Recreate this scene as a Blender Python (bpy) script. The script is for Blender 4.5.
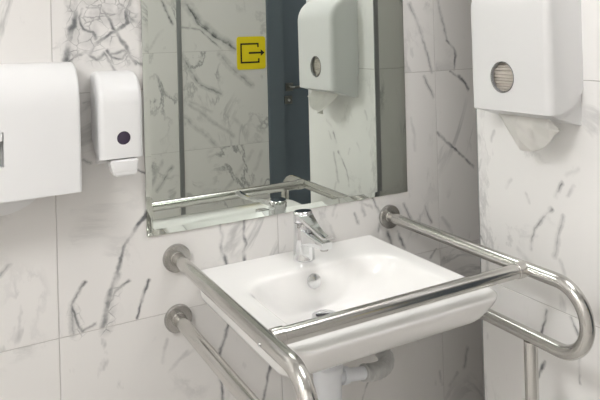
import bpy, bmesh, math, random
import numpy as np
from mathutils import Vector, Matrix

random.seed(7)
S = bpy.context.scene
COL = S.collection
for o in list(bpy.data.objects):
    bpy.data.objects.remove(o)

# ------------------------------------------------------------------ camera (calibrated from the photograph, 600x400)
FPX, CX, CY = 660.80, 331.81, 34.82
YAW, PITCH, ROLL = 0.527768, 0.004329, -0.027204
CAM = np.array([-0.82388, -1.75594, 1.48216])
def cam_axes():
    f = np.array([math.sin(YAW)*math.cos(PITCH), math.cos(YAW)*math.cos(PITCH), math.sin(PITCH)])
    r = np.array([math.cos(YAW), -math.sin(YAW), 0.0]); u = np.cross(r, f)
    c, s = math.cos(ROLL), math.sin(ROLL)
    return c*r + s*u, -s*r + c*u, f
AR, AU, AF = cam_axes()
cd = bpy.data.cameras.new('camera'); cam = bpy.data.objects.new('camera', cd); COL.objects.link(cam)
cd.sensor_width = 36.0; cd.lens = FPX*36/600
cd.shift_x = (300-CX)/600; cd.shift_y = (CY-200)/600; cd.clip_start = 0.02
M = Matrix.Identity(4)
for i in range(3):
    M[i][0], M[i][1], M[i][2], M[i][3] = AR[i], AU[i], -AF[i], CAM[i]
cam.matrix_world = M
S.camera = cam

# ------------------------------------------------------------------ world, exposure (light comes from the ceiling panels)
W = bpy.data.worlds.new('world'); S.world = W; W.use_nodes = True
W.node_tree.nodes['Background'].inputs[0].default_value = (0.9, 0.95, 1.0, 1)
W.node_tree.nodes['Background'].inputs[1].default_value = 0.0
S.view_settings.view_transform = 'Standard'; S.view_settings.look = 'None'
S.view_settings.gamma = 1; S.view_settings.use_curve_mapping = False
S.view_settings.exposure = 0.45
PANELS = [(-1.80, -1.25, 24.0), (0.30, -0.85, 7.5), (1.50, -1.45, 0.8)]      # ceiling LED panels: x, y, strength

# ------------------------------------------------------------------ pixel helpers (a pixel is a ray; the plane it hits gives the distance)
MIR_Z, MIR_Y, MIR_TILT, MIR_YAW = 0.9727, -0.006, 0.0036, 0.0026   # the mirror hangs a hair out of true
MN = np.array([math.sin(MIR_YAW), -math.cos(MIR_TILT), -math.sin(MIR_TILT)]); MN /= np.linalg.norm(MN); MP = np.array([0, MIR_Y, MIR_Z])
def ray(u, v): return AF + AR*(u-CX)/FPX - AU*(v-CY)/FPX
def hit(u, v, ax, val):
    d = ray(u, v); return CAM + d*((val-CAM[ax])/d[ax])
def mhit(u, v, ax, val):                     # a pixel seen in the wall mirror
    d = ray(u, v); t = ((MP-CAM) @ MN)/(d @ MN); p = CAM + d*t
    d = d - 2*(d @ MN)*MN
    return p + d*((val-p[ax])/d[ax])

# ------------------------------------------------------------------ materials
def mat(name, col, rough=0.5, metal=0.0, spec=0.5, coat=0.0, emit=None, noise=0.0, nscale=40, bump=0.0, trans=0.0):
    m = bpy.data.materials.new(name); m.use_nodes = True
    nt = m.node_tree; b = nt.nodes['Principled BSDF']
    b.inputs['Base Color'].default_value = (*col, 1); b.inputs['Roughness'].default_value = rough
    b.inputs['Metallic'].default_value = metal; b.inputs['Specular IOR Level'].default_value = spec
    b.inputs['Coat Weight'].default_value = coat; b.inputs['Coat Roughness'].default_value = 0.05
    if emit:
        b.inputs['Emission Color'].default_value = (*emit[0], 1); b.inputs['Emission Strength'].default_value = emit[1]
    if noise or bump:
        tc = nt.nodes.new('ShaderNodeTexCoord'); n = nt.nodes.new('ShaderNodeTexNoise')
        n.inputs['Scale'].default_value = nscale; n.inputs['Detail'].default_value = 4
        nt.links.new(tc.outputs['Object'], n.inputs['Vector'])
        if noise:
            mx = nt.nodes.new('ShaderNodeMix'); mx.data_type = 'RGBA'
            mx.inputs[6].default_value = (*[c*(1-noise) for c in col], 1); mx.inputs[7].default_value = (*[min(1, c*(1+noise)) for c in col], 1)
            nt.links.new(n.outputs['Fac'], mx.inputs[0]); nt.links.new(mx.outputs[2], b.inputs['Base Color'])
        if bump:
            bp = nt.nodes.new('ShaderNodeBump'); bp.inputs['Strength'].default_value = bump; bp.inputs['Distance'].default_value = 0.002
            nt.links.new(n.outputs['Fac'], bp.inputs['Height']); nt.links.new(bp.outputs['Normal'], b.inputs['Normal'])
    return m

def brushed(name, col, rough):
    m = mat(name, col, rough, 1.0); nt = m.node_tree; b = nt.nodes['Principled BSDF']
    tc = nt.nodes.new('ShaderNodeTexCoord'); n = nt.nodes.new('ShaderNodeTexNoise')
    n.inputs['Scale'].default_value = 160; n.inputs['Detail'].default_value = 3
    nt.links.new(tc.outputs['Object'], n.inputs['Vector'])
    mr = nt.nodes.new('ShaderNodeMapRange'); mr.inputs[3].default_value = rough-0.015; mr.inputs[4].default_value = rough+0.015
    nt.links.new(n.outputs['Fac'], mr.inputs[0]); nt.links.new(mr.outputs[0], b.inputs['Roughness'])
    return m

def marble(name, strokes, mask, generic=0.5, breccia=(), base=(0.80, 0.78, 0.755), vein=(0.15, 0.155, 0.16)):
    """White porcelain marble: single veins traced as short strokes (in metres on the wall) plus faint veins that differ tile by tile."""
    m = bpy.data.materials.new(name); m.use_nodes = True
    nt = m.node_tree; N = nt.nodes; L = nt.links; b = N['Principled BSDF']
    def node(t, **k):
        n = N.new(t)
        for a, v in k.items(): setattr(n, a, v)
        return n
    def vm(op, a=None, bb=None):
        n = node('ShaderNodeVectorMath', operation=op)
        for i, x in ((0, a), (1, bb)):
            if x is None: continue
            if isinstance(x, bpy.types.NodeSocket): L.new(x, n.inputs[i])
            else: n.inputs[i].default_value = x
        return n
    def ma(op, a, bb=None, clamp=False):
        n = node('ShaderNodeMath', operation=op, use_clamp=clamp)
        for i, x in ((0, a), (1, bb)):
            if x is None: continue
            if isinstance(x, bpy.types.NodeSocket): L.new(x, n.inputs[i])
            else: n.inputs[i].default_value = x
        return n.outputs[0]
    geo = node('ShaderNodeNewGeometry'); oi = node('ShaderNodeObjectInfo')
    pos = geo.outputs['Position']
    def noise(vec, sc, det, dist=0.0, rough=0.5):
        n = node('ShaderNodeTexNoise'); n.inputs['Scale'].default_value = sc; n.inputs['Detail'].default_value = det
        n.inputs['Distortion'].default_value = dist; n.inputs['Roughness'].default_value = rough
        L.new(vec, n.inputs['Vector']); return n
    # ragged stroke coordinates
    n1 = noise(pos, 11, 4, 0, .6); n2 = noise(pos, 60, 2)
    w1 = vm('SCALE', vm('SUBTRACT', n1.outputs['Color'], (.5, .5, .5)).outputs[0]); w1.inputs[3].default_value = 0.034
    w2 = vm('SCALE', vm('SUBTRACT', n2.outputs['Color'], (.5, .5, .5)).outputs[0]); w2.inputs[3].default_value = 0.006
    p = vm('MULTIPLY', vm('ADD', vm('ADD', pos, w1.outputs[0]).outputs[0], w2.outputs[0]).outputs[0], mask).outputs[0]
    def stroke_field(strokes, p):
        acc = None
        for (a, c, w, s) in strokes:
            a = np.array(a)*np.array(mask); c = np.array(c)*np.array(mask); ba = c-a; l2 = float(ba @ ba)
            if l2 < 1e-9: continue
            if acc is not None:                  # evaluate the strokes one after another (keeps the shader's stack small)
                sq = vm('MULTIPLY_ADD', acc, (1e-9, 1e-9, 1e-9)); L.new(p, sq.inputs[2]); p = sq.outputs[0]
            pa = vm('SUBTRACT', p, tuple(a)).outputs[0]
            t = ma('ADD', vm('DOT_PRODUCT', pa, tuple(ba/l2)).outputs[1], 0.0, True)
            sc = vm('SCALE', tuple(ba)); L.new(t, sc.inputs[3])
            d = vm('DISTANCE', pa, sc.outputs[0]).outputs[1]
            mr = node('ShaderNodeMapRange')
            L.new(d, mr.inputs[0]); mr.inputs[1].default_value = 0; mr.inputs[2].default_value = w*1.0
            mr.inputs[3].default_value = s; mr.inputs[4].default_value = 0
            acc = mr.outputs[0] if acc is None else ma('MAXIMUM', acc, mr.outputs[0])
        return acc
    acc = stroke_field(strokes, p)
    # broken-up strength
    n3 = noise(pos, 20, 5)
    brk = node('ShaderNodeMapRange'); L.new(n3.outputs['Fac'], brk.inputs[0])
    brk.inputs[1].default_value = 0.35; brk.inputs[2].default_value = 0.6; brk.inputs[3].default_value = 0.22; brk.inputs[4].default_value = 1.0
    tot = None
    if acc is not None:
        ramp = node('ShaderNodeValToRGB'); L.new(acc, ramp.inputs[0]); cr = ramp.color_ramp
        cr.elements[0].position = 0.12; cr.elements[0].color = (0, 0, 0, 1); cr.elements[1].position = 0.80; cr.elements[1].color = (1, 1, 1, 1)
        for ps, v in ((0.27, .20), (0.45, .36), (0.58, .74)):
            e = cr.elements.new(ps); e.color = (v, v, v, 1)
        tot = ma('MULTIPLY', ramp.outputs[0], brk.outputs[0])
    if breccia:                              # crackled grey patches around the big vein
        fld = ma('MULTIPLY', stroke_field(breccia, p), 1.6, True)
        vo = node('ShaderNodeTexVoronoi', feature='DISTANCE_TO_EDGE'); vo.inputs['Scale'].default_value = 34
        L.new(vm('ADD', pos, w1.outputs[0]).outputs[0], vo.inputs['Vector'])
        ck = ma('SUBTRACT', 1.0, ma('MULTIPLY', vo.outputs['Distance'], 13.0), True)
        nb = noise(pos, 26, 3)
        nm = node('ShaderNodeMapRange'); L.new(nb.outputs['Fac'], nm.inputs[0]); nm.inputs[1].default_value = .42; nm.inputs[2].default_value = .62
        gy = ma('ADD', ma('MULTIPLY', ma('MULTIPLY', ck, ck), .55), ma('MULTIPLY', nm.outputs[0], .30))
        tot = ma('MAXIMUM', tot, ma('MULTIPLY', fld, gy))
    # faint veins, different on every tile
    off = vm('SCALE', (17.0, 9.0, 23.0)); L.new(oi.outputs['Random'], off.inputs[3])
    q0 = vm('ADD', pos, off.outputs[0]).outputs[0]
    q1 = vm('MULTIPLY', q0, (1.0, 1.0, 0.55)).outputs[0]
    g = noise(q1, 3.1, 7, 0.9, 0.62)
    line = ma('SUBTRACT', 1.0, ma('MULTIPLY', ma('ABSOLUTE', ma('SUBTRACT', g.outputs['Fac'], 0.5)), 34.0), True)
    gm = noise(q0, 3.6, 2)
    mk = node('ShaderNodeMapRange'); L.new(gm.outputs['Fac'], mk.inputs[0]); mk.inputs[1].default_value = 0.50; mk.inputs[2].default_value = 0.66
    faint = ma('MULTIPLY', ma('MULTIPLY', line, mk.outputs[0]), generic)
    q2 = vm('MULTIPLY', q0, (1.0, 1.0, 0.45)).outputs[0]
    sm = noise(q2, 24, 3, 0.4)
    sk = node('ShaderNodeMapRange'); L.new(sm.outputs['Fac'], sk.inputs[0]); sk.inputs[1].default_value = 0.66; sk.inputs[2].default_value = 0.80
    gm2 = noise(q0, 4.3, 2)
    mk2 = node('ShaderNodeMapRange'); L.new(gm2.outputs['Fac'], mk2.inputs[0]); mk2.inputs[1].default_value = 0.42; mk2.inputs[2].default_value = 0.6
    smud = ma('MULTIPLY', ma('MULTIPLY', sk.outputs[0], mk2.outputs[0]), 0.50)
    faint = ma('MAXIMUM', faint, smud)
    tot = ma('MAXIMUM', tot, faint) if tot is not None else faint
    # soft clouds in the ground colour
    cl = noise(q0, 2.0, 4)
    cm = node('ShaderNodeMix', data_type='RGBA'); L.new(cl.outputs['Fac'], cm.inputs[0])
    cm.inputs[6].default_value = (*[c*0.94 for c in base], 1); cm.inputs[7].default_value = (*[min(1, c*1.05) for c in base], 1)
    mx = node('ShaderNodeMix', data_type='RGBA'); L.new(tot, mx.inputs[0]); L.new(cm.outputs[2], mx.inputs[6]); mx.inputs[7].default_value = (*vein, 1)
    L.new(mx.outputs[2], b.inputs['Base Color'])
    b.inputs['Roughness'].default_value = 0.32; b.inputs['Specular IOR Level'].default_value = 0.4
    return m

def vein_segs(lines, ax, val, fn=hit):
    out = []
    for pts, w, s in lines:
        P = [fn(u, v, ax, val) for u, v in pts]
        for a, c in zip(P[:-1], P[1:]): out.append((a, c, w, s))
    return out

BACK_VEINS = [
 ([(74,-4),(75,26),(71,30),(67,54),(65,62)], .016, .95),
 ([(79,-2),(80,14),(77,28),(72,46)], .030, .45),
 ([(82,2),(110,3)], .028, .45),
 ([(87,7.5),(102,8),(109.5,16.5),(112,27),(116,31)], .009, .85),
 ([(132,0),(127.5,15),(127,22),(116,31),(109.5,33),(100.5,40),(95,43.5),(91,52.5),(84,51),(75,56)], .010, 1.0),
 ([(128,4),(119,13)], .028, .5),
 ([(116,31),(126,46.5),(130.5,57),(136,63)], .009, .95),
 ([(90,19),(109,18),(126,18)], .026, .45),
 ([(94,21),(94,36)], .022, .35),
 ([(129,13.5),(138,25),(143,36)], .026, .62),
 ([(108,51),(112,57),(121.5,58),(127.5,52.5)], .008, .85),
 ([(82.5,9),(79.5,18),(85,28.5),(93,31.5),(96,37.5)], .009, .8),
 ([(84,51),(88,44),(98,40)], .020, .4),
 ([(87,52),(95,60),(105,53),(110,65),(114,72)], .009, .85),
 ([(110,54),(125,50),(135,60),(143,65)], .008, .75),
 ([(68,50),(74,57),(66,63)], .009, .7),
 ([(83,103),(90,101)], .006, .6),
 ([(84,160),(92,163)], .007, .6), ([(136,170),(146,172)], .006, .7),
 ([(147,212),(125,245.5),(116.5,275)], .0085, .95),
 ([(116.5,275),(111,293),(102,327)], .014, .95),
 ([(129,282),(116.5,291),(108,308.5),(103,324)], .008, .85),
 ([(85,282),(71,305),(76,321),(81.5,331),(94,324)], .008, .8),
 ([(71,305),(73,333)], .014, .55),
 ([(148,280),(143,296),(137,319)], .008, .85),
 ([(116,247),(126,245)], .008, .35),
 ([(0,277),(10,265)], .010, .6),
 ([(220,222),(222.5,235),(220,244),(226,264)], .009, .75),
 ([(244,217),(243,235),(246,244),(243,251),(245,262)], .010, .9),
 ([(336,204),(333,213)], .012, .5), ([(361,201),(364,215)], .012, .5), ([(355,214),(358,225)], .009, .6),
 ([(371,196),(380,212),(379,230)], .010, .7), ([(330,224),(334,238)], .012, .35), ([(360,203),(372,207)], .009, .5),
 ([(388,231),(391,246)], .010, .8), ([(397,231),(405,246)], .011, .8), ([(404,205),(412,222),(418,233)], .012, .6),
 ([(437,-4),(446,40)], .010, .6), ([(446,40),(453,48),(455.5,56),(455,70)], .009, .9),
 ([(410,4),(420,30)], .016, .55), ([(420,30),(427,52),(431,72)], .010, .6),
 ([(451,71),(462,79),(469,90)], .010, .85), ([(424,76),(433,97)], .012, .6),
 ([(437,133),(453,148),(474,167)], .010, .85), ([(411,120),(416,150)], .014, .35),
 ([(425,206),(431,222)], .012, .6), ([(442,218),(452,232)], .014, .4), ([(437,249),(430,259)], .007, .8),
 ([(230,316),(226,330),(220,352),(222,400)], .010, .8),
 ([(272,362),(263,402)], .009, .9), ([(188,352),(170,372)], .012, .4), ([(166,340),(163,362)], .012, .4),
 ([(200,345),(183,358)], .012, .35), ([(367,384),(362,402)], .007, .7),
 ([(466,350),(464,366)], .016, .6), ([(457,374),(450,386)], .014, .5), ([(440,372),(443,384)], .012, .4),
]
COLUMN_VEINS = [
 ([(562.5,184),(555.5,196)], .012, .65), ([(568,196),(574,188)], .010, .4),
 ([(551,209),(535,228),(531,250)], .011, .65), ([(563,216),(559,235),(555,258)], .014, .55),
 ([(475,226),(486,247)], .012, .75), ([(527,194),(530,204)], .012, .35), ([(505,188),(512,180)], .012, .3),
 ([(495,131),(491,142)], .010, .45), ([(484,152),(478,172)], .010, .4), ([(566,176),(578,170)], .016, .25), ([(520,235),(538,236)], .012, .25),
 ([(547,309),(543,324),(541,337)], .009, .8), ([(570,316),(578,336)], .009, .65),
 ([(545,361),(538,379),(535,402)], .008, .85), ([(580,354),(581,384)], .008, .6), ([(518,250),(533,268)], .02, .35), ([(560,262),(568,285)], .014, .35),
]
FRONT_VEINS = [
 ([(187,4),(200,22.5),(215,35),(236,49)], .045, .6), ([(187,4),(199,24),(217,38),(236,49)], .016, .85),
 ([(182,27),(200,30),(222,50)], .014, .6), ([(220,54),(235,72),(252,85)], .035, .55),
 ([(182,56),(200,85),(221,94)], .028, .6), ([(160,-4),(172,25)], .016, .8), ([(148,50),(162,30)], .022, .3),
 ([(185,118),(206,135),(216,146)], .030, .5), ([(189,105),(234,136)], .024, .45), ([(186,100),(212,112)], .02, .4),
 ([(252,152),(230,185),(214,202)], .03, .35), ([(262,152),(255,170)], .03, .35),
 ([(157,190),(172,166)], .022, .6), ([(150,190),(162,160)], .02, .5), ([(232,116),(248,133)], .03, .3),
]
BRECCIA = [([(75,-4),(76,26),(72,50)], .035, 1), ([(82,2),(128,4)], .035, 1), ([(85,18),(128,18)], .035, .9), ([(95,20),(95,45)], .04, .8), ([(130,14),(143,34)], .03, .8), ([(85,46),(110,38)], .025, .8), ([(105,332),(116,290)], .02, .8), ([(73,310),(78,332)], .02, .8), ([(94,58),(132,58)], .03, .6)]
M_back = marble('marble_tile_back_dimmed', vein_segs(BACK_VEINS, 1, 0.0), (1, 0, 1), 0.42, base=(0.745, 0.73, 0.71), breccia=vein_segs(BRECCIA, 1, 0.0))  # same tile as the column; weaker light here is put into the darker base
M_column = marble('marble_tile_column_lit', vein_segs(COLUMN_VEINS, 0, 0.531), (0, 1, 1), 0.30, base=(0.91, 0.90, 0.885))  # same tile again, base lightened to paint in the stronger light on this face
M_front = marble('marble_tile_front', vein_segs(FRONT_VEINS, 1, -2.05, mhit), (1, 0, 1), 0.60, vein=(0.10, 0.105, 0.11))
M_side = marble('marble_tile_side', [], (1, 1, 1), 0.6)
M_grout = mat('grey_grout', (0.55, 0.53, 0.51), 0.9, noise=0.05, nscale=200)
M_ceil = mat('white_ceiling_paint', (0.85, 0.85, 0.84), 0.9, noise=0.02, nscale=20)
M_floor = mat('light_grey_porcelain_floor', (0.68, 0.66, 0.63), 0.4, noise=0.12, nscale=9)
M_trim = brushed('satin_aluminium_trim', (0.42, 0.43, 0.44), 0.35)
M_steel = brushed('brushed_stainless_steel', (0.62, 0.61, 0.585), 0.19)
M_flange = brushed('satin_steel_flange', (0.46, 0.45, 0.43), 0.26)
M_chrome = mat('polished_chrome', (0.80, 0.81, 0.82), 0.06, 1.0)
M_satin = mat('satin_chrome', (0.78, 0.785, 0.79), 0.24, 1.0)
M_ceramic = mat('glazed_white_ceramic', (0.94, 0.93, 0.915), 0.12, spec=0.5, noise=0.004, nscale=5)
M_plastic = mat('white_gloss_plastic', (0.775, 0.775, 0.775), 0.28, noise=0.006, nscale=6)
M_plastic2 = mat('white_housing_plastic', (0.78, 0.78, 0.775), 0.38, noise=0.006, nscale=6)
M_rim = mat('grey_plastic_rim', (0.30, 0.30, 0.30), 0.4, noise=0.03)
M_viol = mat('dark_violet_window', (0.055, 0.040, 0.07), 0.12, noise=0.15, nscale=60)
M_paper = mat('unbleached_paper', (0.60, 0.555, 0.50), 0.95, noise=0.18, nscale=70, bump=0.5)
M_pipe = mat('pale_grey_pipe_plastic', (0.84, 0.86, 0.89), 0.4, noise=0.02)
M_hose = mat('grey_corrugated_plastic', (0.52, 0.52, 0.51), 0.45, noise=0.04)
M_dark = mat('dark_drain_hole', (0.03, 0.03, 0.03), 0.6, noise=0.1)
M_door = mat('slate_grey_door_paint', (0.125, 0.155, 0.185), 0.45, noise=0.05, nscale=12)
M_frame = mat('dark_slate_door_frame', (0.135, 0.165, 0.19), 0.42, noise=0.05, nscale=12)
M_handle = brushed('dark_nickel_handle', (0.24, 0.24, 0.23), 0.3)
M_yellow = mat('yellow_sign_plastic', (0.95, 0.76, 0.012), 0.45, noise=0.03)
M_black = mat('black_sign_print', (0.012, 0.012, 0.012), 0.5, noise=0.1)
M_mirror = mat('silvered_mirror_glass', (0.705, 0.745, 0.70), 0.0, 1.0)

M_tissue = mat('thin_white_tissue', (0.84, 0.83, 0.80), 0.9, bump=0.35, nscale=90)
def _tissue():
    nt = M_tissue.node_tree; b = nt.nodes['Principled BSDF']; o = nt.nodes['Material Output']
    t = nt.nodes.new('ShaderNodeBsdfTranslucent'); t.inputs[0].default_value = (0.86, 0.85, 0.81, 1)
    mx = nt.nodes.new('ShaderNodeMixShader'); mx.inputs[0].default_value = 0.35
    nt.links.new(b.outputs[0], mx.inputs[1]); nt.links.new(t.outputs[0], mx.inputs[2]); nt.links.new(mx.outputs[0], o.inputs[0])
_tissue()

# ------------------------------------------------------------------ object helpers
def obj(name, bm, material, parent=None, smooth=False, angle=None):
    me = bpy.data.meshes.new(name)
    bmesh.ops.recalc_face_normals(bm, faces=bm.faces[:])
    bm.to_mesh(me); bm.free()
    if smooth:
        me.polygons.foreach_set('use_smooth', [True]*len(me.polygons))
        if angle is not None: me.set_sharp_from_angle(angle=math.radians(angle))
    o = bpy.data.objects.new(name, me); COL.objects.link(o)
    me.materials.append(material)
    if parent: put(o, parent)
    return o
def put(o, parent):
    o.parent = parent; o.matrix_parent_inverse = parent.matrix_basis.inverted()
def thing(name, loc, label, cat, group=None):
    o = bpy.data.objects.new(name, None); COL.objects.link(o); o.location = loc; o.empty_display_size = 0.05
    return tag(o, label, cat, group)
def tag(o, label, cat, group=None, kind=None):
    o['label'] = label; o['category'] = cat
    if group: o['group'] = group
    if kind: o['kind'] = kind
    return o
def add_box(bm, x0, x1, y0, y1, z0, z1):
    vs = [bm.verts.new(p) for p in ((x0,y0,z0),(x1,y0,z0),(x1,y1,z0),(x0,y1,z0),(x0,y0,z1),(x1,y0,z1),(x1,y1,z1),(x0,y1,z1))]
    for f in ((0,3,2,1),(4,5,6,7),(0,1,5,4),(1,2,6,5),(2,3,7,6),(3,0,4,7)): bm.faces.new([vs[i] for i in f])
    return vs
def boxbm(*a, bevel=0.0, seg=2):
    bm = bmesh.new(); add_box(bm, *a)
    if bevel: bmesh.ops.bevel(bm, geom=bm.edges[:], offset=bevel, segments=seg, profile=0.5, affect='EDGES')
    return bm
def loft(bm, loops, cap0=True, cap1=True):
    R = [[bm.verts.new(p) for p in lp] for lp in loops]
    n = len(R[0])
    for a, b in zip(R[:-1], R[1:]):
        for i in range(n): bm.faces.new((a[i], a[(i+1) % n], b[(i+1) % n], b[i]))
    if cap0: bm.faces.new(R[0])
    if cap1: bm.faces.new(R[-1][::-1])
    return R
def frames(pts):
    P = [Vector(p) for p in pts]; T = []
    for i in range(len(P)):
        a = P[max(i-1, 0)]; b = P[min(i+1, len(P)-1)]; T.append((b-a).normalized())
    u = T[0].orthogonal().normalized(); out = []
    for i, t in enumerate(T):
        u = (u - t*u.dot(t)).normalized(); out.append((P[i], u, t.cross(u)))
    return out
def sweep(pts, rad, n=24):
    bm = bmesh.new(); loops = []
    for i, (p, u, v) in enumerate(frames(pts)):
        r = rad(i) if callable(rad) else rad
        loops.append([p + u*(r*math.cos(2*math.pi*k/n)) + v*(r*math.sin(2*math.pi*k/n)) for k in range(n)])
    loft(bm, loops); return bm
def lathe(prof, n=40, axis='Z', at=(0, 0, 0), d=None):
    """prof: (radius, height) pairs along the axis; d is the axis direction."""
    bm = bmesh.new(); D = Vector(d if d else {'Z': (0,0,1), 'Y': (0,1,0), 'X': (1,0,0)}[axis]).normalized()
    u = D.orthogonal().normalized(); v = D.cross(u); A = Vector(at)
    loops = [[A + D*h + u*(max(r, 1e-5)*math.cos(2*math.pi*k/n)) + v*(max(r, 1e-5)*math.sin(2*math.pi*k/n)) for k in range(n)] for r, h in prof]
    loft(bm, loops); return bm
def rr(x0, x1, y0, y1, rb, rf, z, k=9, m=7):
    """Rounded rectangle: y1 is the back edge (corner radius rb), y0 the front edge (rf)."""
    pts = []
    def arc(cx, cy, r, a0):
        for i in range(k):
            a = a0 + (math.pi/2)*i/(k-1); pts.append((cx + r*math.cos(a), cy + r*math.sin(a), z))
    def seg(a, b):
        for i in range(1, m): pts.append((a[0]+(b[0]-a[0])*i/m, a[1]+(b[1]-a[1])*i/m, z))
    arc(x1-rb, y1-rb, rb, 0); seg((x1-rb, y1), (x0+rb, y1))
    arc(x0+rb, y1-rb, rb, math.pi/2); seg((x0, y1-rb), (x0, y0+rf))
    arc(x0+rf, y0+rf, rf, math.pi); seg((x0+rf, y0), (x1-rf, y0))
    arc(x1-rf, y0+rf, rf, 1.5*math.pi); seg((x1, y0+rf), (x1, y1-rb))
    return pts
def boolean_cut(o, cutters):
    for c in cutters:
        md = o.modifiers.new('cut', 'BOOLEAN'); md.operation = 'DIFFERENCE'; md.object = c; md.solver = 'EXACT'
    bpy.context.view_layer.update()
    me = bpy.data.meshes.new_from_object(o.evaluated_get(bpy.context.evaluated_depsgraph_get()))
    o.modifiers.clear(); old = o.data; o.data = me; bpy.data.meshes.remove(old)
    for c in cutters: bpy.data.objects.remove(c)
    me.polygons.foreach_set('use_smooth', [True]*len(me.polygons)); me.set_sharp_from_angle(angle=math.radians(35))

# ------------------------------------------------------------------ the room shell
CEIL = 2.60; Z0 = 0.76; TS = 0.60; G = 0.0011; RELIEF = 0.0016
XL, XR, YF = -2.4, 2.1, -2.05
COLX, COLY0, COLY1, RECX = 0.531, -0.79, -0.271, 0.95
def struct(name, bm, m, label, cat):
    return tag(obj(name, bm, m), label, cat, kind='structure')
_tile_cache = {}
def tile(parent, material, axis, plane, sign, a0, a1, z0, z1):
    """One tile: a thin box proud of the grout bed. axis: wall normal (0 = X, 1 = Y); sign: the way it faces."""
    a0 += G; a1 -= G; z0 += G; z1 -= G
    if a1-a0 < 0.004 or z1-z0 < 0.004: return
    key = (axis, sign, round(a1-a0, 4), round(z1-z0, 4), material.name)
    if key not in _tile_cache:
        bm = bmesh.new(); w, h = a1-a0, z1-z0; d = -sign*RELIEF
        lo, hi = min(0, d), max(0, d)
        if axis == 1: add_box(bm, 0, w, lo, hi, 0, h)
        else: add_box(bm, lo, hi, 0, w, 0, h)
        e = [e for e in bm.edges if all(abs((v.co.y if axis == 1 else v.co.x)) < 1e-6 for v in e.verts)]
        bmesh.ops.bevel(bm, geom=e, offset=0.0006, segments=1, affect='EDGES')
        bmesh.ops.recalc_face_normals(bm, faces=bm.faces[:])
        me = bpy.data.meshes.new('wall_tile'); bm.to_mesh(me); bm.free(); me.materials.append(material); _tile_cache[key] = me
    o = bpy.data.objects.new('wall_tile', _tile_cache[key]); COL.objects.link(o)
    o.location = (a0, plane, z0) if axis == 1 else (plane, a0, z0)
    o.parent = parent
def cuts(lo, hi, start, step):
    k = math.ceil((lo-start)/step - 1e-6); out = [lo]
    while start + k*step < hi - 1e-6:
        if start + k*step > lo + 0.01: out.append(start + k*step)
        k += 1
    return out + [hi]
def tiles(parent, material, axis, plane, sign, aa, zz):
    for a0, a1 in zip(aa[:-1], aa[1:]):
        for z0, z1 in zip(zz[:-1], zz[1:]): tile(parent, material, axis, plane, sign, a0, a1, z0, z1)
ZZ = cuts(0.0, CEIL, Z0, TS)

struct('floor', boxbm(XL-.1, XR+.1, YF-.1, .1, -.1, 0), M_floor, 'light grey porcelain floor of the washroom', 'floor')
struct('ceiling', boxbm(XL-.1, XR+.1, YF-.1, .1, CEIL, CEIL+.1), M_ceil, 'plain white washroom ceiling', 'ceiling')
wb = struct('wall_back', boxbm(XL, RECX, RELIEF, .1, 0, CEIL), M_grout, 'white marble-tiled wall carrying the basin and mirror', 'wall')
tiles(wb, M_back, 1, 0.0, -1, cuts(XL, RECX, 0.0, TS), ZZ)
wl = struct('wall_left', boxbm(XL-.1, XL-RELIEF, YF, .1, 0, CEIL), M_grout, 'marble-tiled side wall beside the paper dispenser', 'wall')
tiles(wl, M_side, 0, XL, 1, cuts(YF, 0, 0, TS), ZZ)
wc = struct('wall_column', boxbm(COLX+RELIEF, XR, COLY0+RELIEF, COLY1-RELIEF, 0, CEIL), M_grout, 'marble-tiled projecting wall that carries the towel dispenser', 'wall')
tiles(wc, M_column, 0, COLX, -1, [COLY0, COLY1], ZZ)
tiles(wc, M_side, 1, COLY1, 1, cuts(COLX, RECX, COLX, TS), ZZ)
tiles(wc, M_side, 1, COLY0, -1, cuts(COLX, XR, COLX, TS), ZZ)
struct('wall_recess', boxbm(RECX, RECX+.1, COLY1, .1, 0, CEIL), M_grout, 'narrow grey end wall of the recess behind the projecting wall', 'wall')
wr = struct('wall_right', boxbm(XR+RELIEF, XR+.1, YF, COLY1, 0, CEIL), M_grout, 'marble-tiled wall past the door', 'wall')
tiles(wr, M_side, 0, XR, -1, cuts(YF, COLY0, YF, TS), ZZ)
# wall opposite the mirror, with the door
DX0 = float(mhit(268, 100, 1, YF)[0]); DX1 = float(mhit(283, 100, 1, YF)[0]); DW = 0.90; DH = 2.12
TX0 = float(mhit(178.3, 100, 1, YF)[0]); TX1 = float(mhit(182.8, 100, 1, YF)[0])
ZF = float(mhit(185, 151, 1, YF)[2]); ZFU = float(mhit(185, 52, 1, YF)[2])
DXE = DX1 + DW + (DX1-DX0)
wf = bmesh.new(); add_box(wf, XL, DX0, YF-.1, YF-RELIEF, 0, CEIL); add_box(wf, DXE, XR, YF-.1, YF-RELIEF, 0, CEIL); add_box(wf, DX0, DXE, YF-.1, YF-RELIEF, DH, CEIL)
wf = struct('wall_front', wf, M_grout, 'marble-tiled wall with the door, reflected in the mirror', 'wall')
zf = cuts(0, CEIL, ZF, ZFU-ZF)
tiles(wf, M_front, 1, YF, 1, cuts(XL, TX0, TX0, TS), zf)
tiles(wf, M_front, 1, YF, 1, [TX1, DX0], zf)
tiles(wf, M_front, 1, YF, 1, [DXE, XR], zf)
tiles(wf, M_front, 1, YF, 1, [DX0, (DX0+DXE)/2, DXE], [DH, CEIL])
struct('trim_1', boxbm(TX0, TX1, YF-RELIEF, YF+.006, 0, CEIL, bevel=.002), M_trim, 'upright metal tile profile left of the yellow sign, in the mirror', 'trim')
# metal corner profile on the projecting wall
bm = bmesh.new()
pl = [(-.0008,.0008),(.0190,.0008),(.0190,-.0005),(.0008,-.0005),(.0008,-.0030),(-.0008,-.0030)]
loft(bm, [[(COLX+x, COLY1+y, z) for x, y in pl] for z in (0, CEIL)])
struct('trim_2', bm, M_trim, 'slim metal corner profile on the edge of the projecting wall', 'trim')

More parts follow.
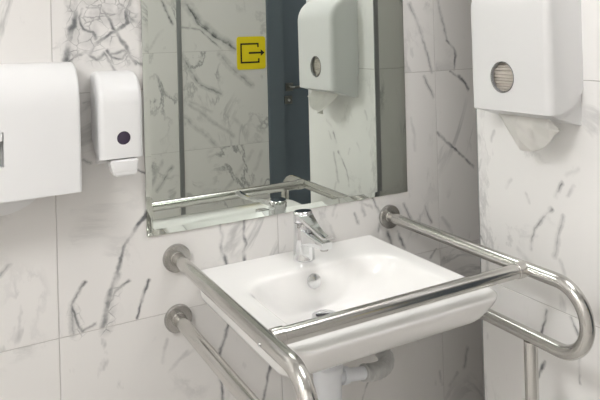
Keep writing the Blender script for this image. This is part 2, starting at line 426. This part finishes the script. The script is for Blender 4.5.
# door
dr = bpy.data.objects.new('door_1', None); COL.objects.link(dr); dr.location = (DX1, YF, 0)
tag(dr, 'dark slate-grey door seen in the mirror beside the yellow sign', 'door', kind='structure')
FW = DX1-DX0
bm = bmesh.new()
pf = [(DX0, 0), (DX0, DH), (DXE, DH), (DXE, 0), (DXE-FW, 0), (DXE-FW, DH-FW), (DX1, DH-FW), (DX1, 0)]
loft(bm, [[(x, y, z) for x, z in pf] for y in (YF-.09, YF+.018)])
bmesh.ops.bevel(bm, geom=[e for e in bm.edges if e.calc_length() > .3], offset=.004, segments=2, affect='EDGES')
obj('door_frame', bm, M_frame, dr)
lf = obj('door_leaf', boxbm(DX1+.003, DXE-FW-.003, YF-.055, YF-.012, .006, DH-FW-.003, bevel=.003), M_door, dr)
hp = mhit(290, 87, 1, YF); lp = mhit(289, 100, 1, YF)
YL = YF-.012
obj('handle_rose', boxbm(hp[0]-.026, hp[0]+.026, YL, YL+.009, hp[2]-.026, hp[2]+.026, bevel=.003), M_handle, dr)
pts = [(hp[0], YL+.005, hp[2]), (hp[0], YL+.035, hp[2])] + [(hp[0]+.012*math.sin(a), YL+.035+.012*(1-math.cos(a)), hp[2]) for a in (.3, .7, 1.1, 1.57)] + [(hp[0]+.07, YL+.047, hp[2]), (hp[0]+.135, YL+.045, hp[2])]
obj('handle_lever', sweep(pts, .0085, 16), M_handle, dr, True, 40)
ck = obj('lock_rose', boxbm(lp[0]-.026, lp[0]+.026, YL, YL+.009, lp[2]-.026, lp[2]+.026, bevel=.003), M_handle, dr)
obj('key_cylinder', lathe([(.010, 0), (.010, .013), (.008, .014)], 20, at=(lp[0], YL+.004, lp[2]), d=(0, 1, 0)), M_chrome, ck, True, 40)

# ceiling LED panels
def ceiling_light(x, y, st, label):
    t = thing('ceiling_light', (x, y, CEIL), label, 'ceiling light', 'square ceiling panels')
    bm = bmesh.new(); h = .30
    for a in ((-h,h,-h,-h+.014),(-h,h,h-.014,h),(-h,-h+.014,-h+.014,h-.014),(h-.014,h,-h+.014,h-.014)):
        add_box(bm, x+a[0], x+a[1], y+a[2], y+a[3], CEIL-.012, CEIL-.0005)
    obj('panel_frame', bm, M_plastic2, t)
    m = mat('lit_diffuser', (.9, .9, .9), .5, emit=((1.0, .992, .982), st), noise=.0)
    obj('diffuser', boxbm(x-h+.014, x+h-.014, y-h+.014, y+h-.014, CEIL-.009, CEIL-.001), m, t)
for (x, y, st), lb in zip(PANELS, ('square white ceiling panel above the paper dispenser side', 'square white ceiling panel before the mirror', 'square white ceiling panel above the doorway')):
    ceiling_light(x, y, st, lb)

# ------------------------------------------------------------------ washbasin
BX0, BX1, BYF, RIM = -0.245, 0.321, -0.571, 0.857
FX = (BX0+BX1)/2; DRAIN = (FX, -0.200)
wbz = thing('washbasin', (FX, 0, RIM), 'wide white ceramic washbasin with a broad flat rim', 'washbasin')
def basin_loops():
    i = lambda s: (BX0+s, BX1-s)
    def L(s, yf, z, rb=.006, rf=.05, yb=-.001): a, b = i(s); return rr(a, b, yf, yb, rb, rf, z)
    out = [rr(FX-.05, FX+.05, -.26, -.15, .03, .03, .700), rr(FX-.14, FX+.14, -.40, -.11, .05, .08, .722),
           rr(FX-.21, FX+.21, -.47, -.07, .03, .09, .768), L(.020, -.505, .771, .012, .045), L(.012, -.515, .772, .010, .045),
           L(.007, -.531, .783), L(.0045, -.551, .801), L(.0025, -.570, .822), L(.0008, -.5845, .841), L(0, -.5885, .849), L(.0004, -.5893, .8535), L(.0022, -.5875, .8563), L(.006, -.5835, .857),
           L(.014, -.575, .857, .008, .05, -.012)]
    def B(x0, x1, yf, yb, r, z): return rr(x0, x1, yf, yb, r, r*1.1, z)
    out += [B(FX-.262, FX+.262, -.555, -.135, .085, .8563), B(FX-.232, FX+.232, -.520, -.150, .085, .8548), B(FX-.224, FX+.224, -.512, -.155, .085, .8505),
            B(FX-.215, FX+.215, -.502, -.159, .085, .840), B(FX-.198, FX+.198, -.480, -.162, .09, .808), B(FX-.160, FX+.160, -.435, -.165, .09, .772),
            B(FX-.115, FX+.115, -.365, -.163, .07, .749), B(FX-.065, FX+.065, -.285, -.159, .045, .7385)]
    def circ(r, z): 
        base = rr(FX-1, FX+1, DRAIN[1]-1, DRAIN[1]+1, .9, .9, z); res = []
        for p in base:
            a = math.atan2(p[1]-DRAIN[1], p[0]-FX); res.append((FX+r*math.cos(a), DRAIN[1]+r*math.sin(a), z))
        return res
    out += [circ(.0285, .7365), circ(.0265, .7345), circ(.0255, .728), circ(.0255, .715)]
    return out
bm = bmesh.new(); loft(bm, basin_loops())
body = obj('bowl', bm, M_ceramic, wbz, True)
sd = body.modifiers.new('smooth', 'SUBSURF'); sd.levels = 1; sd.render_levels = 1
dz = .7365
bm = lathe([(.0235, -.012), (.0235, .001), (.0250, .0040), (.031, .0045), (.0345, .0030), (.0355, -.001)], 48, at=(FX, DRAIN[1], dz))
bmesh.ops.delete(bm, geom=[f for f in bm.faces if len(f.verts) > 4], context='FACES')
ring = obj('drain_ring', bm, M_chrome, wbz, True, 50)
pg = obj('drain_dark_disc', lathe([(.0235, -.010), (.0235, -.009)], 40, at=(FX, DRAIN[1], dz)), M_dark, ring)  # plain dark disc: the shade inside the drain hole is put into its colour
# overflow cap on the rear bowl wall
OV = hit(314, 281, 1, -.171)
ovc = obj('overflow_cap', lathe([(.0, -.004), (.0195, -.004), (.0200, .002), (.0192, .0045), (.016, .0058), (.0, .0065)], 40, at=tuple(OV), d=(0, -1, .22)), M_satin, wbz, True, 40)

# ------------------------------------------------------------------ mixer tap
TAP = (FX, -.088)
tp = thing('mixer_tap', (TAP[0], TAP[1], RIM), 'chrome mixer tap with a long elbow lever on the basin', 'tap')
obj('tap_body', lathe([(.0310, 0), (.0315, .002), (.0305, .005), (.0290, .05), (.0275, .098), (.0270, .106)], 48, at=(TAP[0], TAP[1], RIM)), M_chrome, tp, True, 40)
bm = bmesh.new(); loops = []
for y, z, w, h in ((-.095, .926, .020, .024), (-.125, .9265, .0190, .0200), (-.165, .9275, .0175, .0145), (-.205, .9280, .0160, .0105), (-.222, .9282, .0155, .0090)):
    r = .004; pts = []
    for cx, cz, a0 in ((w-r, h-r, 0), (-w+r, h-r, 90), (-w+r, -h+r, 180), (w-r, -h+r, 270)):
        for k in range(5):
            a = math.radians(a0 + 22.5*k); pts.append((TAP[0]+cx+r*math.cos(a), y, z+cz+r*math.sin(a)))
    loops.append(pts)
loft(bm, loops); sp = obj('spout', bm, M_chrome, tp, True, 40)
obj('aerator', lathe([(.0, 0), (.0105, 0), (.0115, .002), (.0115, .010)], 30, at=(TAP[0], -.206, .9125)), M_flange, sp, True, 40)
lv = obj('lever_hub', lathe([(.0275, 0), (.0285, .002), (.0272, .024), (.0262, .0275), (.0240, .0295), (.0, .0300)], 48, at=(TAP[0], TAP[1], RIM+.1075), d=(0, .06, 1)), M_chrome, tp, True, 40)
tip = Vector((-.002, -.312, .974)); root = Vector((TAP[0]-.002, TAP[1]-.010, .9815))
dirv = (tip-root); side = Vector((dirv.y, -dirv.x, 0)).normalized()
bm = bmesh.new(); loops = []
for t, w, dzz, th in ((0, .0235, 0, .0085), (.08, .0230, .0, .0080), (.2, .0190, -.001, .0065), (.4, .0140, -.004, .005), (.62, .0110, -.007, .004), (.82, .0110, -.006, .0036), (.93, .0122, -.001, .0034), (1.0, .0120, .004, .0030)):
    c = root + dirv*t + Vector((0, 0, dzz))
    loops.append([c+side*w+Vector((0,0,th*.7)), c+side*(w-.002)+Vector((0,0,th)), c-side*(w-.002)+Vector((0,0,th)), c-side*w+Vector((0,0,th*.7)),
                  c-side*w-Vector((0,0,th*.7)), c-side*(w-.002)-Vector((0,0,th)), c+side*(w-.002)-Vector((0,0,th)), c+side*w-Vector((0,0,th*.7))])
loft(bm, loops); obj('lever', bm, M_chrome, tp, True, 30)

# ------------------------------------------------------------------ trap and hose under the basin
tr = thing('bottle_trap', (FX, -.205, .45), 'pale plastic bottle trap under the basin', 'drain trap')
obj('tailpiece', lathe([(.016, .60), (.016, .699)], 24, at=(FX, -.205, 0)), M_pipe, tr, True, 40)
obj('trap_cup', lathe([(.0, .455), (.030, .455), (.036, .462), (.038, .48), (.038, .585), (.0385, .590)], 40, at=(FX, -.205, 0)), M_pipe, tr, True, 40)
obj('trap_nut', lathe([(.0385, .590), (.0425, .591), (.0425, .606), (.036, .613), (.022, .616), (.016, .618)], 24, at=(FX, -.205, 0)), M_pipe, tr, True, 30)
P0 = Vector((FX, -.205, .572)); PA = Vector(tuple(hit(356, 375, 1, -.185))); PB = Vector(tuple(hit(363, 373, 1, -.178)))
dA = (PB-P0).normalized()
obj('outlet_pipe', sweep([P0+dA*.02, P0+dA*.06, PB], .0175, 24), M_pipe, tr, True, 40)
nut = obj('outlet_collar', lathe([(.0175, -.012), (.0225, -.011), (.0235, 0), (.0225, .011), (.0175, .012)], 20, at=tuple(P0+dA*.062), d=tuple(dA)), M_pipe, tr, True, 30)
def bez(P, n):
    out = []
    for i in range(n):
        t = i/(n-1); Q = [Vector(p) for p in P]
        while len(Q) > 1: Q = [a.lerp(b, t) for a, b in zip(Q[:-1], Q[1:])]
        out.append(Q[0])
    return out
HP = bez([PB, PB+dA*.06, hit(396, 374, 1, -.12), hit(396, 346, 1, -.07), hit(364, 338, 1, -.03), Vector(tuple(hit(358, 345, 1, 0)))-Vector((0, .006, 0))], 160)
dr_h = sweep(HP, lambda i: .0200 + .0045*math.sin(i*2*math.pi/10), 28)
tag(obj('drain_hose', dr_h, M_hose, None, True, 60), 'grey corrugated drain hose curving to the wall under the basin', 'hose')

# ------------------------------------------------------------------ stainless grab rail around the basin
gr = thing('grab_rail', (FX, 0, .74), 'brushed steel grab rail framing the washbasin', 'grab rail')
XLB, XRB, ZU, ZLW, RB, YT = -.3031, .3933, .9024, .7406, .0168, -.680
def rail(x):
    R = (ZU-ZLW)/2; zc = (ZU+ZLW)/2
    pts = [(x, -.002 - (abs(YT)-.002)*i/14, ZU) for i in range(14)]
    pts += [(x, YT - R*math.sin(a), zc + R*math.cos(a)) for a in [math.pi*k/28 for k in range(29)]]
    pts += [(x, YT + (abs(YT)-.002)*i/14, ZLW) for i in range(1, 15)]
    return sweep(pts, RB, 32)
for x in (XLB, XRB):
    lo = obj('rail_loop', rail(x), M_steel, gr, True, 40)
    for z in (ZU, ZLW):
        fl = obj('wall_flange', lathe([(.0, -.0002), (.0372, -.0002), (.0372, .0085), (.0355, .0115), (.033, .0120), (.019, .0122), (.0182, .0135), (.0168, .014)], 56, at=(x, 0, z), d=(0, -1, 0)), M_flange, gr, True, 35)
    obj('leg', lathe([(RB*.99, .004), (RB*.99, ZLW-.012)], 32, at=(x, -.592, 0)), M_steel, gr, True, 40)
    obj('floor_flange', lathe([(.0, 0), (.040, 0), (.040, .008), (.036, .011), (.018, .012)], 48, at=(x, -.592, 0)), M_flange, gr, True, 35)
YC = -.583
cb = obj('cross_bar', sweep([(XLB+.012, YC, ZU), (XLB+.1, YC, ZU), (FX, YC, ZU), (XRB-.1, YC, ZU), (XRB-.012, YC, ZU)], .0172, 32), M_steel, gr, True, 40)
for x, s in ((XLB, 1), (XRB, -1)):
    obj('joint_collar', lathe([(.0172, .008), (.0195, .010), (.0200, .022), (.0195, .034), (.0190, .0345), (.0172, .0350)], 40, at=(x, YC, ZU), d=(s, 0, 0)), M_steel, cb, True, 35)
    obj('set_screw', lathe([(.0, .0155), (.0045, .0155), (.0045, .0185), (.002, .0195), (.0, .0195)], 20, at=(x, YC, ZU), d=(-s, 0, -.25)), M_chrome, cb, True, 40)

# ------------------------------------------------------------------ wall mirror with a bevelled edge
MX0, MX1, MZ1 = -.381, .468, 1.92
mh = MZ1-MIR_Z; bw = .016; bd = .0012
mr_ = bpy.data.objects.new
bm = bmesh.new(); add_box(bm, MX0+bw, MX1-bw, 0, .004, bw, mh-bw)
mo = obj('wall_mirror', bm, M_mirror); mo.location = (0, MIR_Y, MIR_Z); mo.rotation_euler = (MIR_TILT, 0, MIR_YAW)
tag(mo, 'large frameless rectangular mirror above the washbasin', 'mirror')
bm = bmesh.new()
def ringpts(s, y): return [bm.verts.new(p) for p in ((MX0+s, y, s), (MX1-s, y, s), (MX1-s, y, mh-s), (MX0+s, y, mh-s))]
r0 = ringpts(bw, 0); r1 = ringpts(0, bd); r2 = ringpts(0, .004); r3 = ringpts(bw, .004)
for a, b in ((r0, r1), (r1, r2), (r2, r3), (r3, r0)):
    for i in range(4): bm.faces.new((a[i], a[(i+1) % 4], b[(i+1) % 4], b[i]))
bo = obj('bevelled_edge', bm, M_mirror); bo.parent = mo

# ------------------------------------------------------------------ dispensers
def shell(bottom, D, zf, zt, flat, w0, w1, place, r, seg=6):
    """Side profile (depth, height) pulled across the width; front and top round off towards both sides."""
    def prof(i): return [(d*(D-i)/D, z) for d, z in bottom] + arc_prof(D-i, zf, zt-i, 14, flat) + [(0, zt-i+.0004)]
    st = []
    for k in range(seg+1):
        a = math.pi/2*k/seg; st.append((r*(1-math.cos(a)), r*(1-math.sin(a))))
    sta = [(w0+x, i) for x, i in st] + [(w1-x, i) for x, i in st[::-1]]
    bm = bmesh.new(); loft(bm, [[place(d, z, w) for d, z in prof(i)] for w, i in sta])
    return bm
def arc_prof(d, zf, zt, n=12, flat=.0):
    return [(flat + (d-flat)*math.cos(a), zf + (zt-zf)*math.sin(a)) for a in [math.pi/2*k/n for k in range(n+1)]]
def cyl_cutter(at, d, r, depth, sz=None):
    return obj('cutter', lathe([(r, -.02), (r, depth)], 48, at=at, d=d), M_plastic)

# soap dispenser
sx0, sx1 = -.512, -.407
yback = lambda d, z, w: (w, -d, z)
t = thing('soap_dispenser', (-.46, 0, 1.18), 'slim white soap dispenser with a dark round window', 'dispenser')
cv = obj('cover', shell([(0, 1.247), (.016, 1.232), (.034, 1.219), (.056, 1.209), (.080, 1.2030), (.098, 1.2015)], .102, 1.335, 1.412, .022, sx0, sx1, yback, .014), M_plastic, t, True, 35)
WC = hit(124, 138, 1, -.1)
boolean_cut(cv, [cyl_cutter((WC[0], -.1, WC[2]), (0, 1, 0), .0165, .004)])
obj('level_window', lathe([(.0, 0), (.0155, 0), (.0165, .0004), (.0165, .003)], 40, at=(WC[0], -.0972, WC[2]), d=(0, 1, 0)), M_viol, cv, True, 40)
bm = bmesh.new(); loft(bm, [[yback(d, z, w) for d, z in [(0, 1.178), (.005, 1.1775), (.070, 1.1995), (.079, 1.2025), (.056, 1.2080), (.034, 1.218), (.016, 1.231), (0, 1.246)]] for w in (sx0+.0085, sx1-.0085)])
obj('back_plate', bm, M_plastic2, t)
bm = bmesh.new()
loft(bm, [[(-.489, -.103, 1.1985), (-.420, -.103, 1.1985), (-.420, -.045, 1.1985), (-.489, -.045, 1.1985)], [(-.4835, -.106, 1.168), (-.4245, -.106, 1.168), (-.426, -.05, 1.168), (-.482, -.05, 1.168)], [(-.478, -.101, 1.157), (-.427, -.101, 1.157), (-.430, -.06, 1.157), (-.475, -.06, 1.157)]])
bmesh.ops.bevel(bm, geom=bm.edges[:], offset=.004, segments=3, affect='EDGES')
obj('push_bar', bm, M_plastic, t, True, 40)

# large paper dispenser at the left
jx0, jx1 = -.90, -.5565
t = thing('toilet_paper_dispenser', (-.73, 0, 1.10), 'big white jumbo-roll paper dispenser at the left edge', 'dispenser')
cv = obj('cover', shell([(0, 1.141), (.112, 1.136), (.118, 1.137)], .120, 1.340, 1.440, .035, jx0, jx1, yback, .008), M_plastic, t, True, 35)
boolean_cut(cv, [obj('cutter', boxbm(-.765, -.7195, -.13, -.100, 1.214, 1.292), M_plastic)])
obj('latch', boxbm(-.764, -.7215, -.1195, -.1005, 1.272, 1.291, bevel=.002), M_plastic, cv)
obj('key_slot', boxbm(-.764, -.7205, -.1030, -.1003, 1.2155, 1.2705), M_rim, cv)
bm = bmesh.new(); pts = []
C0 = (-.728, 1.214); R0 = .126
for k in range(41):
    a = math.pi + math.pi*k/40; pts.append((C0[0]+R0*math.cos(a), C0[1]+R0*math.sin(a)))
pts += [(C0[0]+R0, 1.30), (C0[0]-R0, 1.30)]
loft(bm, [[(x, y, z) for x, z in pts] for y in (-.0005, -.032)])
bmesh.ops.bevel(bm, geom=[e for e in bm.edges if all(abs(v.co.y+.032) < 1e-6 for v in e.verts)], offset=.006, segments=3, affect='EDGES')
obj('back_plate', bm, M_plastic2, t, True, 40)

# folded-towel dispenser on the projecting wall
ty0, ty1 = -.6575, -.3800
xcol = lambda d, z, w: (COLX-d, w, z)
t = thing('towel_dispenser', (COLX, (ty0+ty1)/2, 1.25), 'tall white paper-towel dispenser on the right-hand wall', 'dispenser')
cv = obj('cover', shell([(0, 1.338), (.018, 1.320), (.034, 1.306), (.056, 1.2935), (.080, 1.2855), (.105, 1.2815), (.118, 1.2810)], .120, 1.545, 1.632, .04, ty0, ty1, xcol, .020), M_plastic, t, True, 35)
TWC = (COLX-.12, -.5025, 1.3685)
boolean_cut(cv, [cyl_cutter(TWC, (1, 0, 0), .0405, .03), obj('cutter', boxbm(COLX-.113, COLX-.055, -.625, -.425, 1.300, 1.520), M_plastic)])
bm = lathe([(.0405, -.0006), (.0405, .0075), (.0375, .0075), (.0385, .0006)], 56, at=TWC, d=(1, 0, 0))
bmesh.ops.delete(bm, geom=[f for f in bm.faces if len(f.verts) > 4], context='FACES')
obj('window_rim', bm, M_rim, cv, True, 40)
bm = bmesh.new(); loft(bm, [[xcol(d, z, w) for d, z in [(0, 1.2485), (.004, 1.2475), (.060, 1.2640), (.112, 1.2790), (.105, 1.2808), (.080, 1.2848), (.056, 1.2928), (.034, 1.3053), (.018, 1.3193), (0, 1.3373)]] for w in (ty0+.0080, ty1-.0080)])
obj('back_housing', bm, M_plastic, t)
# sheets stacked in the dispenser, seen through its window
pz = 1.3005; k = 0
st = thing('paper_towel_stack', (COLX-.07, -.52, 1.3005), 'folded beige paper towels seen through the round dispenser window', 'paper towels')
while pz < 1.42:
    h = random.uniform(.006, .010); dx = random.uniform(-.003, .003)
    obj('towel', boxbm(COLX-.106+dx, COLX-.058, -.618, -.432, pz, pz+h-.0006, bevel=.0015, seg=1), M_paper, st)
    pz += h
# sheet hanging out below
def quad(u, v):
    TL, TR, BL, BR = np.array((498., 113.)), np.array((549., 119.)), np.array((520., 150.)), np.array((561., 131.))
    bot = BL*(1-u) + BR*u + np.array((2.5, 8.0))*math.sin(math.pi*min(1, u*1.15))**1.0
    return (TL*(1-u) + TR*u)*(1-v) + bot*v
bm = bmesh.new(); NU, NV = 36, 26; grid = []
for j in range(NV+1):
    row = []
    for i in range(NU+1):
        u, v = i/NU, j/NV; px = quad(u, v)
        tri = lambda x: abs((x/2) % 1 - .5)*4 - 1
        fold = .015*tri(u*2.9+v*.9+.1)*(.35+.65*v) + .008*tri(u*4.1-v*1.6+.6)*v + .0015*math.sin(u*17+v*8)
        X = .462 + fold - .010*v
        p = hit(px[0], px[1], 0, X); zmax = 1.2475 + .295*max(0, COLX-X-.004) - .0018
        if p[2] > zmax: p[2] = zmax - .0005*j
        row.append(bm.verts.new(tuple(p)))
    grid.append(row)
for j in range(NV):
    for i in range(NU): bm.faces.new((grid[j][i], grid[j][i+1], grid[j+1][i+1], grid[j+1][i]))
ts = obj('paper_towel', bm, M_tissue, None, True)
sm = ts.modifiers.new('thickness', 'SOLIDIFY'); sm.thickness = .0006
tag(ts, 'crumpled white tissue hanging out of the towel dispenser', 'paper towel')

# ------------------------------------------------------------------ yellow exit sign on the wall opposite the mirror
a = mhit(236.3, 36.8, 1, YF); b = mhit(265.6, 68.6, 1, YF)
cx, cz = (a[0]+b[0])/2, (a[2]+b[2])/2; hw = (b[0]-a[0])/2; hh = abs(a[2]-b[2])/2
sg = thing('exit_sign', (cx, YF, cz), 'square yellow sign with a black exit arrow, seen in the mirror', 'sign')
bm = bmesh.new(); pts = []
r = .018
for sx, sz, a0 in ((1, 1, 0), (-1, 1, 90), (-1, -1, 180), (1, -1, 270)):
    for k in range(7):
        an = math.radians(a0+15*k); pts.append((cx+sx*(hw-r)+r*math.cos(an), cz+sz*(hh-r)+r*math.sin(an)))
loft(bm, [[(x, y, z) for x, z in pts] for y in (YF, YF+.004)])
obj('sign_plate', bm, M_yellow, sg)
def flat(name, poly):
    bm = bmesh.new(); loft(bm, [[(cx+x*hw, y, cz+z*hh) for x, z in poly] for y in (YF+.0035, YF+.0052)]); obj(name, bm, M_black, sg)
q = .10
flat('doorway_mark', [(.52, .60), (-.76, .60), (-.76, -.62), (.56, -.62), (.56, -.34), (.56-q, -.34), (.56-q, -.62+q), (-.76+q, -.62+q), (-.76+q, .60-q), (.52-q, .60-q), (.52-q, .34), (.52, .34)])
flat('arrow', [(-.18, .055), (.66, .055), (.66, .20), (.93, 0), (.66, -.20), (.66, -.055), (-.18, -.055)])
